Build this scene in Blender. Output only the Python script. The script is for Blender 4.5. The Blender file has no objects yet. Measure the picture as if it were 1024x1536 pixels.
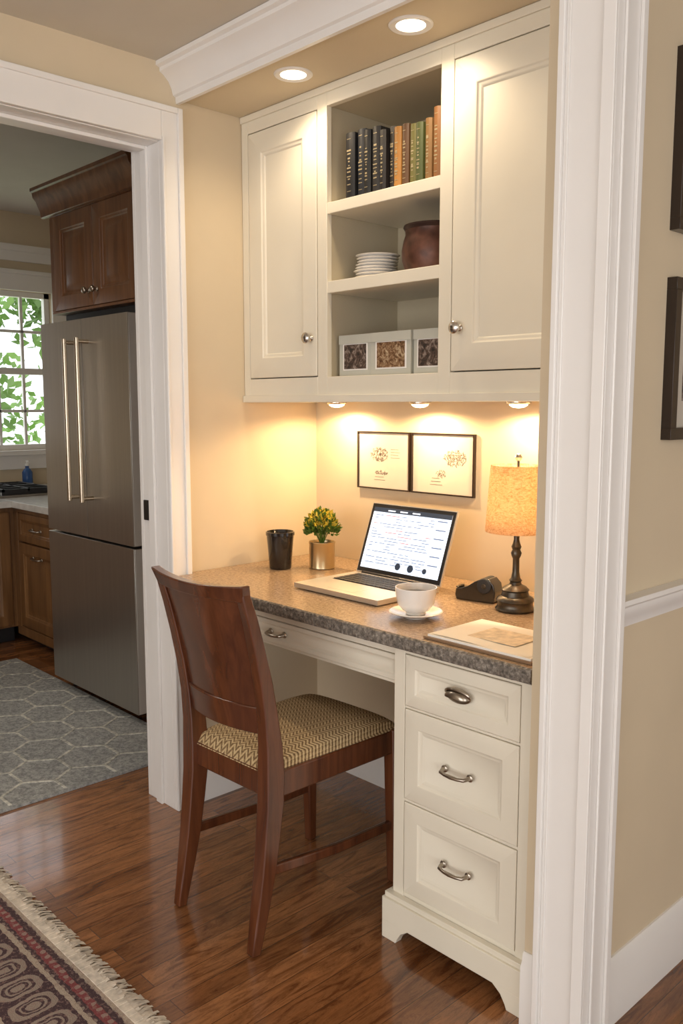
import bpy, bmesh, math, random
from mathutils import Matrix, Vector
random.seed(7)
scene = bpy.context.scene
try:
    scene.view_settings.view_transform = 'Standard'
    scene.view_settings.look = 'None'
except Exception: pass

# ------------------------------------------------------------------ materials
def sock(nt, node_in, val):
    if isinstance(val, bpy.types.NodeSocket):
        nt.links.new(val, node_in)
    else:
        node_in.default_value = val
def mth(nt, op, a, b=None, c=None):
    n = nt.nodes.new('ShaderNodeMath'); n.operation = op
    sock(nt, n.inputs[0], a)
    if b is not None: sock(nt, n.inputs[1], b)
    if c is not None: sock(nt, n.inputs[2], c)
    return n.outputs[0]
def newmat(name):
    m = bpy.data.materials.new(name); m.use_nodes = True
    nt = m.node_tree
    return m, nt, nt.nodes['Principled BSDF']
def rgba(c): return (c[0], c[1], c[2], 1)
def objco(nt, scale=(1, 1, 1)):
    tc = nt.nodes.new('ShaderNodeTexCoord'); mp = nt.nodes.new('ShaderNodeMapping')
    mp.inputs['Scale'].default_value = scale
    nt.links.new(tc.outputs['Object'], mp.inputs['Vector'])
    return mp.outputs['Vector']
def noise(nt, vec, scale, detail=3, rough=.5, dist=0):
    n = nt.nodes.new('ShaderNodeTexNoise')
    n.inputs['Scale'].default_value = scale; n.inputs['Detail'].default_value = detail
    n.inputs['Roughness'].default_value = rough; n.inputs['Distortion'].default_value = dist
    nt.links.new(vec, n.inputs['Vector'])
    return n.outputs['Fac']
def ramp(nt, fac, stops, interp='LINEAR'):
    r = nt.nodes.new('ShaderNodeValToRGB'); r.color_ramp.interpolation = interp
    el = r.color_ramp.elements
    while len(el) > 1: el.remove(el[-1])
    el[0].position = stops[0][0]; el[0].color = rgba(stops[0][1])
    for p, c in stops[1:]:
        e = el.new(p); e.color = rgba(c)
    nt.links.new(fac, r.inputs[0])
    return r.outputs[0]
def mixc(nt, fac, a, b, mode='MIX'):
    n = nt.nodes.new('ShaderNodeMix'); n.data_type = 'RGBA'; n.blend_type = mode
    sock(nt, n.inputs[0], fac)
    sock(nt, n.inputs[6], rgba(a) if isinstance(a, tuple) else a)
    sock(nt, n.inputs[7], rgba(b) if isinstance(b, tuple) else b)
    return n.outputs[2]
def bump(nt, bs, h, strength, dist=.002):
    b = nt.nodes.new('ShaderNodeBump'); b.inputs['Strength'].default_value = strength
    b.inputs['Distance'].default_value = dist
    nt.links.new(h, b.inputs['Height']); nt.links.new(b.outputs[0], bs.inputs['Normal'])
def mat(name, col, rough=.5, metal=0, var=.05, vscale=6, bmp=0, bscale=200, coat=0):
    m, nt, bs = newmat(name)
    v = objco(nt)
    f = noise(nt, v, vscale)
    c = ramp(nt, f, [(.3, tuple(x * (1 - var) for x in col)), (.7, tuple(min(1, x * (1 + var)) for x in col))])
    nt.links.new(c, bs.inputs['Base Color'])
    bs.inputs['Roughness'].default_value = rough; bs.inputs['Metallic'].default_value = metal
    if coat: bs.inputs['Coat Weight'].default_value = coat; bs.inputs['Coat Roughness'].default_value = .15
    if bmp: bump(nt, bs, noise(nt, v, bscale), bmp, .001)
    return m
def emis(name, col, strength):
    m, nt, bs = newmat(name)
    bs.inputs['Base Color'].default_value = rgba(col)
    bs.inputs['Emission Color'].default_value = rgba(col); bs.inputs['Emission Strength'].default_value = strength
    return m
def wood(name, c1, c2, stretch=(1, 1, .08), scale=30, rough=.35, coat=.3):
    m, nt, bs = newmat(name)
    v = objco(nt, stretch)
    f = noise(nt, v, scale, 6, .6, .6)
    f2 = noise(nt, v, scale * .2, 3, .5, 1.0)
    c = ramp(nt, f, [(.3, c1), (.68, c2)])
    c = mixc(nt, mth(nt, 'MULTIPLY', f2, .6), c, tuple(x * .45 for x in c1))
    nt.links.new(c, bs.inputs['Base Color'])
    bs.inputs['Roughness'].default_value = rough
    bs.inputs['Coat Weight'].default_value = coat; bs.inputs['Coat Roughness'].default_value = .2
    bump(nt, bs, f, .15, .001)
    return m

m_wall = mat('paint_beige', (.66, .55, .39), .85, var=.02, bmp=.05)
m_ceil = mat('paint_ceiling', (.60, .555, .47), .9, var=.02)
m_soff = mat('paint_soffit', (.66, .565, .41), .85, var=.02)
m_kceil = mat('paint_kitchen_ceiling', (.64, .60, .57), .9, var=.02)
m_trim = mat('paint_trim_white', (.84, .815, .785), .35, var=.015)
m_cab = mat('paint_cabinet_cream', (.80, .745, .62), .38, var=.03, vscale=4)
m_cab_shaded = mat('cabinet_cream_shaded', (.52, .45, .32), .5, var=.03)  # cabinet cream with the shade of unlit shelf interiors put into the colour
m_brass = mat('aged_nickel', (.40, .35, .29), .28, 1, var=.15, vscale=60)
m_knob = mat('satin_nickel', (.60, .57, .53), .22, 1)
m_handle = mat('warm_steel', (.62, .52, .40), .25, 1)
m_bronze = mat('lamp_bronze', (.10, .085, .068), .35, .85, var=.4, vscale=40)
m_black = mat('black_plastic', (.015, .014, .014), .3)
m_blackg = mat('black_gloss', (.012, .010, .010), .12, coat=.5)
m_white = mat('porcelain', (.85, .82, .78), .15, coat=.5)
m_paper = mat('paper_cream', (.82, .77, .67), .8, var=.03)
m_printp = mat('print_paper', (.66, .59, .49), .8, var=.05)
m_alu = mat('aluminium', (.72, .69, .64), .35, .7)
m_ink = mat('ink_sepia', (.22, .18, .14), .9)
m_chair = wood('chair_walnut', (.080, .022, .009), (.19, .060, .022), rough=.24, coat=.6)
m_kwood = wood('kitchen_cherry', (.095, .034, .012), (.24, .100, .036), rough=.35)
m_kwood2 = wood('kitchen_cherry_light', (.17, .078, .026), (.36, .18, .068), rough=.4)
m_pot = mat('copper_brown', (.10, .042, .028), .42, .4, var=.45, vscale=30)
m_gold = mat('brass_pot', (.62, .50, .30), .28, .9, var=.1)
m_leaf = mat('leaf_green', (.10, .18, .025), .5, var=.5, vscale=30)
m_flower = mat('flower_yellow', (.66, .50, .05), .5, var=.3, vscale=30)
m_treeleaf = mat('garden_leaf', (.20, .34, .09), .6, var=.6, vscale=1)
m_grass = mat('lawn', (.55, .65, .40), .9, var=.3)
m_counter_k = mat('kitchen_counter', (.68, .66, .62), .2, var=.1, vscale=30)
m_iron = mat('cast_iron', (.02, .02, .022), .5)
m_framedark = wood('frame_dark', (.012, .006, .004), (.04, .02, .012), rough=.3)
m_mat = mat('picture_mat', (.55, .50, .42), .8)
m_fringe = mat('fringe_cotton', (.68, .60, .50), .95, var=.2, vscale=60)

def steel():
    m, nt, bs = newmat('brushed_steel')
    v = objco(nt, (1, 1, .01)); f = noise(nt, v, 120, 2)
    c = ramp(nt, f, [(.3, (.44, .41, .37)), (.7, (.48, .45, .40))])
    nt.links.new(c, bs.inputs['Base Color']); bs.inputs['Metallic'].default_value = .9
    bs.inputs['Roughness'].default_value = .30
    return m
m_steel = steel()
m_steeld = mat('steel_side', (.62, .60, .56), .35, .4)

def floorwood():
    m, nt, bs = newmat('hardwood_floor')
    tc = nt.nodes.new('ShaderNodeTexCoord'); sp = nt.nodes.new('ShaderNodeSeparateXYZ')
    nt.links.new(tc.outputs['Object'], sp.inputs[0])
    cb = nt.nodes.new('ShaderNodeCombineXYZ')
    nt.links.new(sp.outputs[1], cb.inputs[0]); nt.links.new(sp.outputs[0], cb.inputs[1])
    br = nt.nodes.new('ShaderNodeTexBrick')
    nt.links.new(cb.outputs[0], br.inputs['Vector'])
    br.offset = .37; br.offset_frequency = 2
    br.inputs['Scale'].default_value = 1
    br.inputs['Brick Width'].default_value = .95; br.inputs['Row Height'].default_value = .062
    br.inputs['Mortar Size'].default_value = .0010; br.inputs['Mortar Smooth'].default_value = .2
    br.inputs['Color1'].default_value = (.0, .0, .0, 1); br.inputs['Color2'].default_value = (1, 1, 1, 1)
    br.inputs['Mortar'].default_value = (.5, .5, .5, 1)
    base = ramp(nt, br.outputs['Color'], [(0, (.215, .085, .030)), (.5, (.285, .118, .044)), (1, (.365, .160, .064))])
    off = nt.nodes.new('ShaderNodeVectorMath'); off.operation = 'MULTIPLY_ADD'
    nt.links.new(br.outputs['Color'], off.inputs[0]); off.inputs[1].default_value = (7, 11, 3)
    mp = nt.nodes.new('ShaderNodeMapping'); mp.inputs['Scale'].default_value = (9, 1.2, 1)
    nt.links.new(tc.outputs['Object'], mp.inputs['Vector'])
    nt.links.new(mp.outputs[0], off.inputs[2])
    g = noise(nt, off.outputs[0], 3.2, 6, .6, 2.2)
    g2 = noise(nt, off.outputs[0], 16, 4, .6, .5)
    gr = mth(nt, 'ABSOLUTE', mth(nt, 'SINE', mth(nt, 'MULTIPLY', g, 42.)))
    dark = ramp(nt, g, [(.36, (.52, .44, .38)), (.48, (.92, .92, .92)), (.66, (1.2, 1.17, 1.12))])
    c = mixc(nt, 1.0, base, dark, 'MULTIPLY')
    c = mixc(nt, .55, c, ramp(nt, gr, [(.05, (.45, .36, .30)), (.45, (1, 1, 1))]), 'MULTIPLY')
    dk2 = ramp(nt, g2, [(.35, (.64, .58, .54)), (.55, (1, 1, 1))])
    c = mixc(nt, .5, c, dk2, 'MULTIPLY')
    c = mixc(nt, mth(nt, 'MULTIPLY', br.outputs['Fac'], .8), c, (.035, .014, .006))
    nt.links.new(c, bs.inputs['Base Color'])
    bs.inputs['Roughness'].default_value = .22
    bs.inputs['Coat Weight'].default_value = .5; bs.inputs['Coat Roughness'].default_value = .08
    h = mth(nt, 'SUBTRACT', mth(nt, 'MULTIPLY', g, .4), br.outputs['Fac'])
    bump(nt, bs, h, .22, .001)
    return m
m_floor = floorwood()

def granite():
    m, nt, bs = newmat('granite_top')
    v = objco(nt)
    a = noise(nt, v, 260, 3, .7); b = noise(nt, v, 110, 4, .7); c0 = noise(nt, v, 12, 3)
    c = ramp(nt, b, [(.32, (.19, .125, .078)), (.5, (.38, .265, .170)), (.68, (.52, .39, .265))])
    c = mixc(nt, ramp(nt, a, [(.57, (0, 0, 0)), (.67, (.7, .7, .7))]), c, (.12, .085, .06))
    c = mixc(nt, mth(nt, 'MULTIPLY', c0, .4), c, (.42, .29, .18))
    nt.links.new(c, bs.inputs['Base Color']); bs.inputs['Roughness'].default_value = .24
    return m
def graniteedge():
    m, nt, bs = newmat('granite_chiselled_edge')
    v = objco(nt)
    b = noise(nt, v, 110, 5, .7)
    c = ramp(nt, b, [(.3, (.06, .050, .040)), (.5, (.20, .170, .14)), (.68, (.42, .37, .31))])
    nt.links.new(c, bs.inputs['Base Color']); bs.inputs['Roughness'].default_value = .7
    bump(nt, bs, b, .9, .006)
    return m
m_gran = granite(); m_grane = graniteedge()

def weave():
    m, nt, bs = newmat('seat_chevron_weave')
    tc = nt.nodes.new('ShaderNodeTexCoord'); sp = nt.nodes.new('ShaderNodeSeparateXYZ')
    nt.links.new(tc.outputs['Object'], sp.inputs[0])
    zig = mth(nt, 'ABSOLUTE', mth(nt, 'SUBTRACT', mth(nt, 'FRACT', mth(nt, 'MULTIPLY', sp.outputs[0], 42.)), .5))
    v = mth(nt, 'ADD', mth(nt, 'MULTIPLY', sp.outputs[1], 88.), mth(nt, 'MULTIPLY', zig, 2.0))
    f = mth(nt, 'FRACT', v)
    fine = mth(nt, 'FRACT', mth(nt, 'MULTIPLY', sp.outputs[0], 210.))
    wb = noise(nt, tc.outputs['Object'], 240, 2)
    s = mth(nt, 'ADD', mth(nt, 'MULTIPLY', mth(nt, 'ABSOLUTE', mth(nt, 'SUBTRACT', f, .5)), 1.5), mth(nt, 'MULTIPLY', fine, .22))
    s = mth(nt, 'ADD', s, mth(nt, 'MULTIPLY', mth(nt, 'SUBTRACT', wb, .5), .7))
    c = ramp(nt, s, [(.14, (.12, .068, .03)), (.42, (.36, .235, .11)), (.85, (.66, .51, .29))])
    nt.links.new(c, bs.inputs['Base Color']); bs.inputs['Roughness'].default_value = .85
    bump(nt, bs, s, .6, .002)
    return m
m_weave = weave()

def hexrug():
    m, nt, bs = newmat('rug_grey_wool')
    v = objco(nt)
    a = noise(nt, v, 60, 4, .8); b = noise(nt, v, 9, 4, .7)
    c = ramp(nt, a, [(.38, (.19, .195, .19)), (.62, (.50, .50, .475))])
    c = mixc(nt, mth(nt, 'MULTIPLY', b, .5), c, (.28, .285, .28))
    nt.links.new(c, bs.inputs['Base Color']); bs.inputs['Roughness'].default_value = .95
    bump(nt, bs, a, .8, .005)
    return m
m_hex = hexrug()
m_hexl = mat('rug_light_line', (.54, .53, .47), .95, var=.4, vscale=60, bmp=.5, bscale=120)

def orient():
    m, nt, bs = newmat('oriental_rug_pile')
    tc = nt.nodes.new('ShaderNodeTexCoord')
    nz = nt.nodes.new('ShaderNodeTexNoise'); nz.inputs['Scale'].default_value = 45; nz.inputs['Detail'].default_value = 3
    nt.links.new(tc.outputs['Object'], nz.inputs['Vector'])
    vm = nt.nodes.new('ShaderNodeVectorMath'); vm.operation = 'MULTIPLY_ADD'
    nt.links.new(nz.outputs['Color'], vm.inputs[0]); vm.inputs[1].default_value = (.014, .014, 0)
    nt.links.new(tc.outputs['Object'], vm.inputs[2])
    sp = nt.nodes.new('ShaderNodeSeparateXYZ'); nt.links.new(vm.outputs[0], sp.inputs[0])
    X, Y = sp.outputs[0], sp.outputs[1]
    e = mth(nt, 'SUBTRACT', .862, Y)
    dk = (.060, .030, .036); rd = (.240, .048, .052); cr = (.48, .39, .30)
    band = ramp(nt, e, [(0, cr), (.012, dk), (.030, rd), (.048, dk), (.062, cr), (.072, dk), (.200, cr), (.210, rd),
                        (.243, dk), (.256, cr), (.264, (.17, .042, .048)), (.40, cr), (.41, rd), (.44, dk)], 'CONSTANT')
    def cell(kx, ky, oy):
        fx = mth(nt, 'ABSOLUTE', mth(nt, 'SUBTRACT', mth(nt, 'FRACT', mth(nt, 'MULTIPLY', X, kx)), .5))
        fy = mth(nt, 'ABSOLUTE', mth(nt, 'SUBTRACT', mth(nt, 'FRACT', mth(nt, 'ADD', mth(nt, 'MULTIPLY', e, ky), oy)), .5))
        p = mth(nt, 'ADD', mth(nt, 'POWER', fx, 3.), mth(nt, 'POWER', fy, 3.))
        return mth(nt, 'POWER', p, .3333)
    d = cell(12.5, 8.2, -.61)
    o1 = mth(nt, 'MULTIPLY', mth(nt, 'GREATER_THAN', d, .30), mth(nt, 'LESS_THAN', d, .42))
    o2 = mth(nt, 'LESS_THAN', d, .13)
    o3 = mth(nt, 'MULTIPLY', mth(nt, 'GREATER_THAN', d, .19), mth(nt, 'LESS_THAN', d, .235))
    inb = mth(nt, 'GREATER_THAN', e, .072)
    pat = mth(nt, 'MULTIPLY', mth(nt, 'MINIMUM', mth(nt, 'ADD', mth(nt, 'ADD', o1, o2), o3), 1.), inb)
    c = mixc(nt, mth(nt, 'MULTIPLY', pat, .75), band, (.42, .34, .27))
    d2 = cell(40., 40., 0.)
    small = mth(nt, 'MULTIPLY', mth(nt, 'LESS_THAN', d2, .24), mth(nt, 'LESS_THAN', e, .062))
    c = mixc(nt, mth(nt, 'MULTIPLY', small, .7), c, (.40, .32, .26))
    spk = noise(nt, tc.outputs['Object'], 110, 3, .7)
    c = mixc(nt, ramp(nt, spk, [(.52, (0, 0, 0)), (.60, (.55, .55, .55))]), c, (.32, .20, .165))
    fn = noise(nt, tc.outputs['Object'], 350, 2)
    c = mixc(nt, mth(nt, 'MULTIPLY', fn, .3), c, (.08, .05, .05))
    nt.links.new(c, bs.inputs['Base Color']); bs.inputs['Roughness'].default_value = .95
    bump(nt, bs, fn, .8, .003)
    return m
m_orient = orient()

def shade():
    m, nt, bs = newmat('lampshade_linen')
    v = objco(nt)
    f = noise(nt, v, 60, 6, .8, 2.2)
    wv = noise(nt, objco(nt, (1, 1, 7)), 110, 2)
    f = mth(nt, 'ADD', mth(nt, 'MULTIPLY', f, .65), mth(nt, 'MULTIPLY', wv, .35))
    c = ramp(nt, f, [(.38, (.44, .26, .13)), (.50, (.70, .50, .30)), (.64, (.86, .72, .53))])
    nt.links.new(c, bs.inputs['Base Color']); bs.inputs['Roughness'].default_value = .8
    tr = nt.nodes.new('ShaderNodeBsdfTranslucent'); nt.links.new(c, tr.inputs['Color'])
    mx = nt.nodes.new('ShaderNodeMixShader'); mx.inputs[0].default_value = .55
    out = nt.nodes['Material Output']
    nt.links.new(bs.outputs[0], mx.inputs[1]); nt.links.new(tr.outputs[0], mx.inputs[2])
    nt.links.new(mx.outputs[0], out.inputs['Surface'])
    return m
m_shade = shade()
def photo(name, cols, scale):
    m, nt, bs = newmat(name)
    f = noise(nt, objco(nt), scale, 5, .7, 1.5)
    nt.links.new(ramp(nt, f, cols), bs.inputs['Base Color']); bs.inputs['Roughness'].default_value = .3
    return m
m_photo1 = photo('photo_print_dark', [(.35, (.02, .02, .02)), (.5, (.10, .065, .05)), (.68, (.38, .32, .28))], 45)
m_photo2 = photo('photo_print_warm', [(.35, (.05, .02, .01)), (.5, (.22, .12, .06)), (.68, (.60, .48, .32))], 60)
m_boxc = mat('card_box', (.50, .50, .44), .5)
m_glow = emis('bulb_glow', (1, .76, .46), 8)
m_glow2 = emis('downlight_glow', (1, .88, .68), 8)

# ------------------------------------------------------------------ mesh builder
class B:
    def __init__(s, name, mats, M=None):
        s.name = name; s.mats = mats; s.v = []; s.f = []; s.mi = []; s.sm = []; s.M = M or Matrix()
    def add(s, vs, fs, m=0, smooth=False, M=None):
        o = len(s.v); T = s.M @ M if M is not None else s.M
        s.v += [T @ Vector(p) for p in vs]
        for f in fs:
            s.f.append([i + o for i in f]); s.mi.append(m); s.sm.append(smooth)
    def box(s, x0, x1, y0, y1, z0, z1, m=0, M=None):
        vs = [(x0, y0, z0), (x1, y0, z0), (x1, y1, z0), (x0, y1, z0), (x0, y0, z1), (x1, y0, z1), (x1, y1, z1), (x0, y1, z1)]
        s.add(vs, [(0, 3, 2, 1), (4, 5, 6, 7), (0, 1, 5, 4), (1, 2, 6, 5), (2, 3, 7, 6), (3, 0, 4, 7)], m, False, M)
    def lathe(s, prof, c=(0, 0, 0), seg=32, m=0, M=None, smooth=True, sx=1, sy=1):
        vs = []; rings = []
        for r, z in prof:
            if r < 1e-6:
                rings.append([len(vs)]); vs.append((c[0], c[1], c[2] + z))
            else:
                rings.append(list(range(len(vs), len(vs) + seg)))
                for i in range(seg):
                    a = 2 * math.pi * i / seg
                    vs.append((c[0] + sx * r * math.cos(a), c[1] + sy * r * math.sin(a), c[2] + z))
        fs = []
        for a, b in zip(rings, rings[1:]):
            if len(a) == 1 and len(b) == 1: continue
            for i in range(seg):
                j = (i + 1) % seg
                if len(a) == 1: fs.append((a[0], b[j], b[i]))
                elif len(b) == 1: fs.append((a[i], a[j], b[0]))
                else: fs.append((a[i], a[j], b[j], b[i]))
        s.add(vs, fs, m, smooth, M)
    def tube(s, pts, r, seg=10, m=0, M=None, closed=False):
        pts = [Vector(p) for p in pts]; n = len(pts)
        rr = r if isinstance(r, (list, tuple)) else [r] * n
        vs = []; prev = None
        for i, p in enumerate(pts):
            if closed: t = (pts[(i + 1) % n] - pts[i - 1])
            else: t = (pts[min(i + 1, n - 1)] - pts[max(i - 1, 0)])
            t.normalize()
            if prev is None:
                a = Vector((0, 0, 1)) if abs(t.z) < .9 else Vector((1, 0, 0))
                u = t.cross(a).normalized()
            else:
                u = (prev - t * prev.dot(t)).normalized()
            prev = u; w = t.cross(u)
            for k in range(seg):
                an = 2 * math.pi * k / seg
                vs.append(p + (u * math.cos(an) + w * math.sin(an)) * rr[i])
        fs = []
        for i in range(n if closed else n - 1):
            for k in range(seg):
                k2 = (k + 1) % seg; j = (i + 1) % n
                fs.append((i * seg + k, i * seg + k2, j * seg + k2, j * seg + k))
        if not closed:
            fs.append(tuple(range(seg))); fs.append(tuple((n - 1) * seg + k for k in range(seg)))
        s.add(vs, fs, m, True, M)
    def bar(s, pts, a, b, side=(1, 0, 0), m=0, M=None):
        pts = [Vector(p) for p in pts]; n = len(pts); side = Vector(side)
        A = a if isinstance(a, (list, tuple)) else [a] * n
        Bb = b if isinstance(b, (list, tuple)) else [b] * n
        vs = []
        for i, p in enumerate(pts):
            t = (pts[min(i + 1, n - 1)] - pts[max(i - 1, 0)]).normalized()
            sd = (side - t * side.dot(t)).normalized(); nn = t.cross(sd)
            for q, w in ((-1, -1), (1, -1), (1, 1), (-1, 1)):
                vs.append(p + sd * (A[i] * q) + nn * (Bb[i] * w))
        fs = [(0, 1, 2, 3), tuple((n - 1) * 4 + k for k in range(4))]
        for i in range(n - 1):
            for k in range(4):
                k2 = (k + 1) % 4
                fs.append((i * 4 + k, i * 4 + k2, i * 4 + 4 + k2, i * 4 + 4 + k))
        s.add(vs, fs, m, False, M)
    def prism(s, poly, T, w0, w1, m=0, smooth=False):
        n = len(poly)
        vs = [T(u, v, w0) for u, v in poly] + [T(u, v, w1) for u, v in poly]
        fs = [tuple(range(n)), tuple(range(n, 2 * n))] + [(i, (i + 1) % n, n + (i + 1) % n, n + i) for i in range(n)]
        s.add(vs, fs, m, smooth)
    def panel(s, T, u0, u1, v0, v1, thick=.018, stile=.055, m=0, depth=.010, raised=False):
        loops = [(0, -thick), (0, -.0015), (.0015, 0), (stile, 0), (stile + .003, -.004), (stile + .010, -.0055), (stile + .014, -depth)]
        if raised: loops += [(stile + .03, -depth), (stile + .05, -.004)]
        vs = []
        for i, w in loops:
            vs += [T(u0 + i, v0 + i, w), T(u1 - i, v0 + i, w), T(u1 - i, v1 - i, w), T(u0 + i, v1 - i, w)]
        fs = [(0, 1, 2, 3)]
        L = len(loops)
        for k in range(L - 1):
            for j in range(4):
                j2 = (j + 1) % 4
                fs.append((k * 4 + j, k * 4 + j2, k * 4 + 4 + j2, k * 4 + 4 + j))
        fs.append(tuple((L - 1) * 4 + j for j in range(4)))
        s.add(vs, fs, m)
    def build(s, bevel=0, seg=2, recenter=True, weld=True):
        me = bpy.data.meshes.new(s.name)
        o = Vector((0, 0, 0))
        if recenter:
            xs = [p.x for p in s.v]; ys = [p.y for p in s.v]; zs = [p.z for p in s.v]
            o = Vector(((min(xs) + max(xs)) / 2, (min(ys) + max(ys)) / 2, min(zs)))
        me.from_pydata([tuple(p - o) for p in s.v], [], s.f)
        for mm in s.mats: me.materials.append(mm)
        for i, p in enumerate(me.polygons):
            p.material_index = s.mi[i]; p.use_smooth = s.sm[i]
        bm = bmesh.new(); bm.from_mesh(me)
        bmesh.ops.recalc_face_normals(bm, faces=bm.faces)
        bm.to_mesh(me); bm.free()
        try: me.set_sharp_from_angle(angle=math.radians(42))
        except Exception: pass
        ob = bpy.data.objects.new(s.name, me); scene.collection.objects.link(ob)
        ob.location = o
        if bevel:
            md = ob.modifiers.new('bevel', 'BEVEL'); md.width = bevel; md.segments = seg
            md.limit_method = 'ANGLE'; md.angle_limit = math.radians(50)
        return ob

def TY(yf): return lambda u, v, w: (u, yf - w, v)
def TX(xf): return lambda u, v, w: (xf + w, u, v)
RY = Matrix.Rotation(math.radians(90), 4, 'X')
def atY(x, y, z): return Matrix.Translation((x, y, z)) @ RY

# ------------------------------------------------------------------ key dimensions
XL = -2.325; YB = 2.083; XP0 = -.975; XP1 = -.855; YE = 1.455; ZC = 2.30; ZS = 2.205
KX = -5.5; KY = 2.75; KZ = 2.50
def room(name, boxes, m):
    b = B(name, [m])
    for q in boxes: b.box(*q)
    return b.build(recenter=False)

room('floor', [(-5.6, 2.1, -2.7, 4.2, -.05, 0)], m_floor)
room('ceiling', [(XL - .14, 2.1, -2.7, 4.2, ZC, ZC + .05)], m_ceil)
room('ceiling_kitchen', [(KX - .1, XL - .14, -2.7, KY + .1, KZ, KZ + .05)], m_kceil)
room('wall_left', [(XL - .14, XL, 1.475, KY, 0, ZC), (XL - .14, XL, -.6, 1.475, 2.085, ZC), (XL - .14, XL, -2.6, -.6, 0, ZC),
                   (XL - .14, XL - .09, -2.6, KY, ZC + .05, KZ)], m_wall)
room('wall_alcove_back', [(XL, XP0, YB, YB + .12, 0, ZC)], m_wall)
room('wall_partition', [(XP0, XP1, YE, 4.1, 0, ZC)], m_wall)
room('wall_hall_back', [(XP1, 2.0, 4.0, 4.1, 0, ZC)], m_wall)
room('wall_right', [(2.0, 2.1, 1.4, 4.1, 0, ZC), (2.0, 2.1, -2.6, -1.6, 0, ZC), (2.0, 2.1, -1.6, 1.4, 0, .4), (2.0, 2.1, -1.6, 1.4, 2.15, ZC)], m_wall)
room('wall_front', [(-2.325, -1.9, -2.7, -2.6, 0, ZC), (1.6, 2.1, -2.7, -2.6, 0, ZC), (-1.9, 1.6, -2.7, -2.6, 0, .3), (-1.9, 1.6, -2.7, -2.6, 2.15, ZC)], m_wall)
room('wall_kitchen_back', [(KX, XL - .14, KY, KY + .1, 0, KZ)], m_wall)
room('wall_kitchen_front', [(KX, XL - .14, -2.7, -2.6, 0, KZ)], m_wall)
WY0, WY1, WZ0, WZ1 = 1.25, 2.62, 1.015, 2.02
room('wall_kitchen_window', [(KX - .1, KX, -2.6, WY0, 0, KZ), (KX - .1, KX, WY1, KY + .1, 0, KZ), (KX - .1, KX, WY0, WY1, 0, WZ0), (KX - .1, KX, WY0, WY1, WZ1, KZ)], m_wall)
room('soffit', [(XL + .001, XP0 - .001, 1.535, YB - .001, ZS, ZC - .001)], m_soff)

b = B('trim_crown', [m_trim])
prof = [(1.536, ZS - .012), (1.524, ZS - .012), (1.522, ZS + .006), (1.514, ZS + .010), (1.510, ZS + .026), (1.500, ZS + .045), (1.484, ZS + .060),
        (1.470, ZS + .068), (1.470, ZS + .078), (1.458, ZS + .082), (1.458, ZC - .001), (1.536, ZC - .001)]
b.prism(prof, lambda u, v, w: (w, u, v), XL + .001, XP0 - .001)
b.build(recenter=False)

b = B('trim_door_casing', [m_trim, m_black])
b.box(XL, XL + .018, 1.462, 1.532, 0, 2.175); b.box(XL + .018, XL + .026, 1.515, 1.532, 0, 2.175)
b.box(XL + .018, XL + .022, 1.462, 1.470, 0, 2.085)
b.box(XL, XL + .018, -.67, 1.462, 2.075, 2.175); b.box(XL + .018, XL + .026, -.67, 1.515, 2.158, 2.175)
b.box(XL, XL + .018, -.67, -.59, 0, 2.075)
b.box(XL - .142, XL, 1.462, 1.475, 0, 2.085); b.box(XL - .142, XL, -.6, 1.462, 2.073, 2.085); b.box(XL - .142, XL, -.6, -.588, 0, 2.085)
b.box(XL - .095, XL - .06, 1.452, 1.462, 0, 2.073); b.box(XL - .095, XL - .06, -.588, 1.452, 2.062, 2.073)
b.box(XL - .16, XL - .142, 1.462, 1.55, 0, 2.17); b.box(XL - .16, XL - .142, -.67, 1.462, 2.075, 2.17)
b.box(XL - .135, XL - .102, 1.457, 1.463, .935, 1.0, 1)
b.build(bevel=.002, recenter=False)

b = B('trim_right_casing', [m_trim])
b.box(-.936, -.823, 1.433, YE, 0, ZC - .001)
b.box(-.936, -.924, 1.424, 1.433, 0, ZC - .001)
b.box(-.918, -.914, 1.430, 1.433, 0, ZC - .001)
b.box(-.848, -.823, 1.426, 1.433, 0, ZC - .001)
b.box(XP1, -.823, YE, 1.525, 0, ZC - .001)
b.box(-.823, -.818, 1.455, 1.462, 0, ZC - .001)
b.box(-.823, -.816, 1.508, 1.525, 0, ZC - .001)
b.build(bevel=.002, recenter=False)
def basebd(name, T, u0, u1, h=.125, m=m_trim):
    b = B(name, [m])
    b.prism([(0, 0), (.016, 0), (.016, h - .03), (.010, h - .018), (.008, h - .004), (.004, h), (0, h)], T, u0, u1)
    return b.build(recenter=False)
basebd('baseboard_partition_end', lambda u, v, w: (w, YE - u, v), XP0 + .001, -.937, .165)
basebd('baseboard_right', lambda u, v, w: (XP1 + u, w, v), 1.526, 3.99, .145)
basebd('baseboard_left', lambda u, v, w: (XL + u, w, v), 1.533, YB - .001, .12)
basebd('baseboard_alcove', lambda u, v, w: (w, YB - u, v), XL + .017, -1.38, .12)
basebd('baseboard_hall', lambda u, v, w: (w, 4.0 - u, v), XP1 + .017, 1.99, .145)
b = B('trim_chair_rail', [m_trim])
b.prism([(0, .86), (.010, .862), (.012, .878), (.022, .890), (.022, .905), (.030, .912), (.028, .921), (0, .922)], lambda u, v, w: (XP1 + u, w, v), 1.526, 3.99)
b.build(recenter=False)

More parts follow.
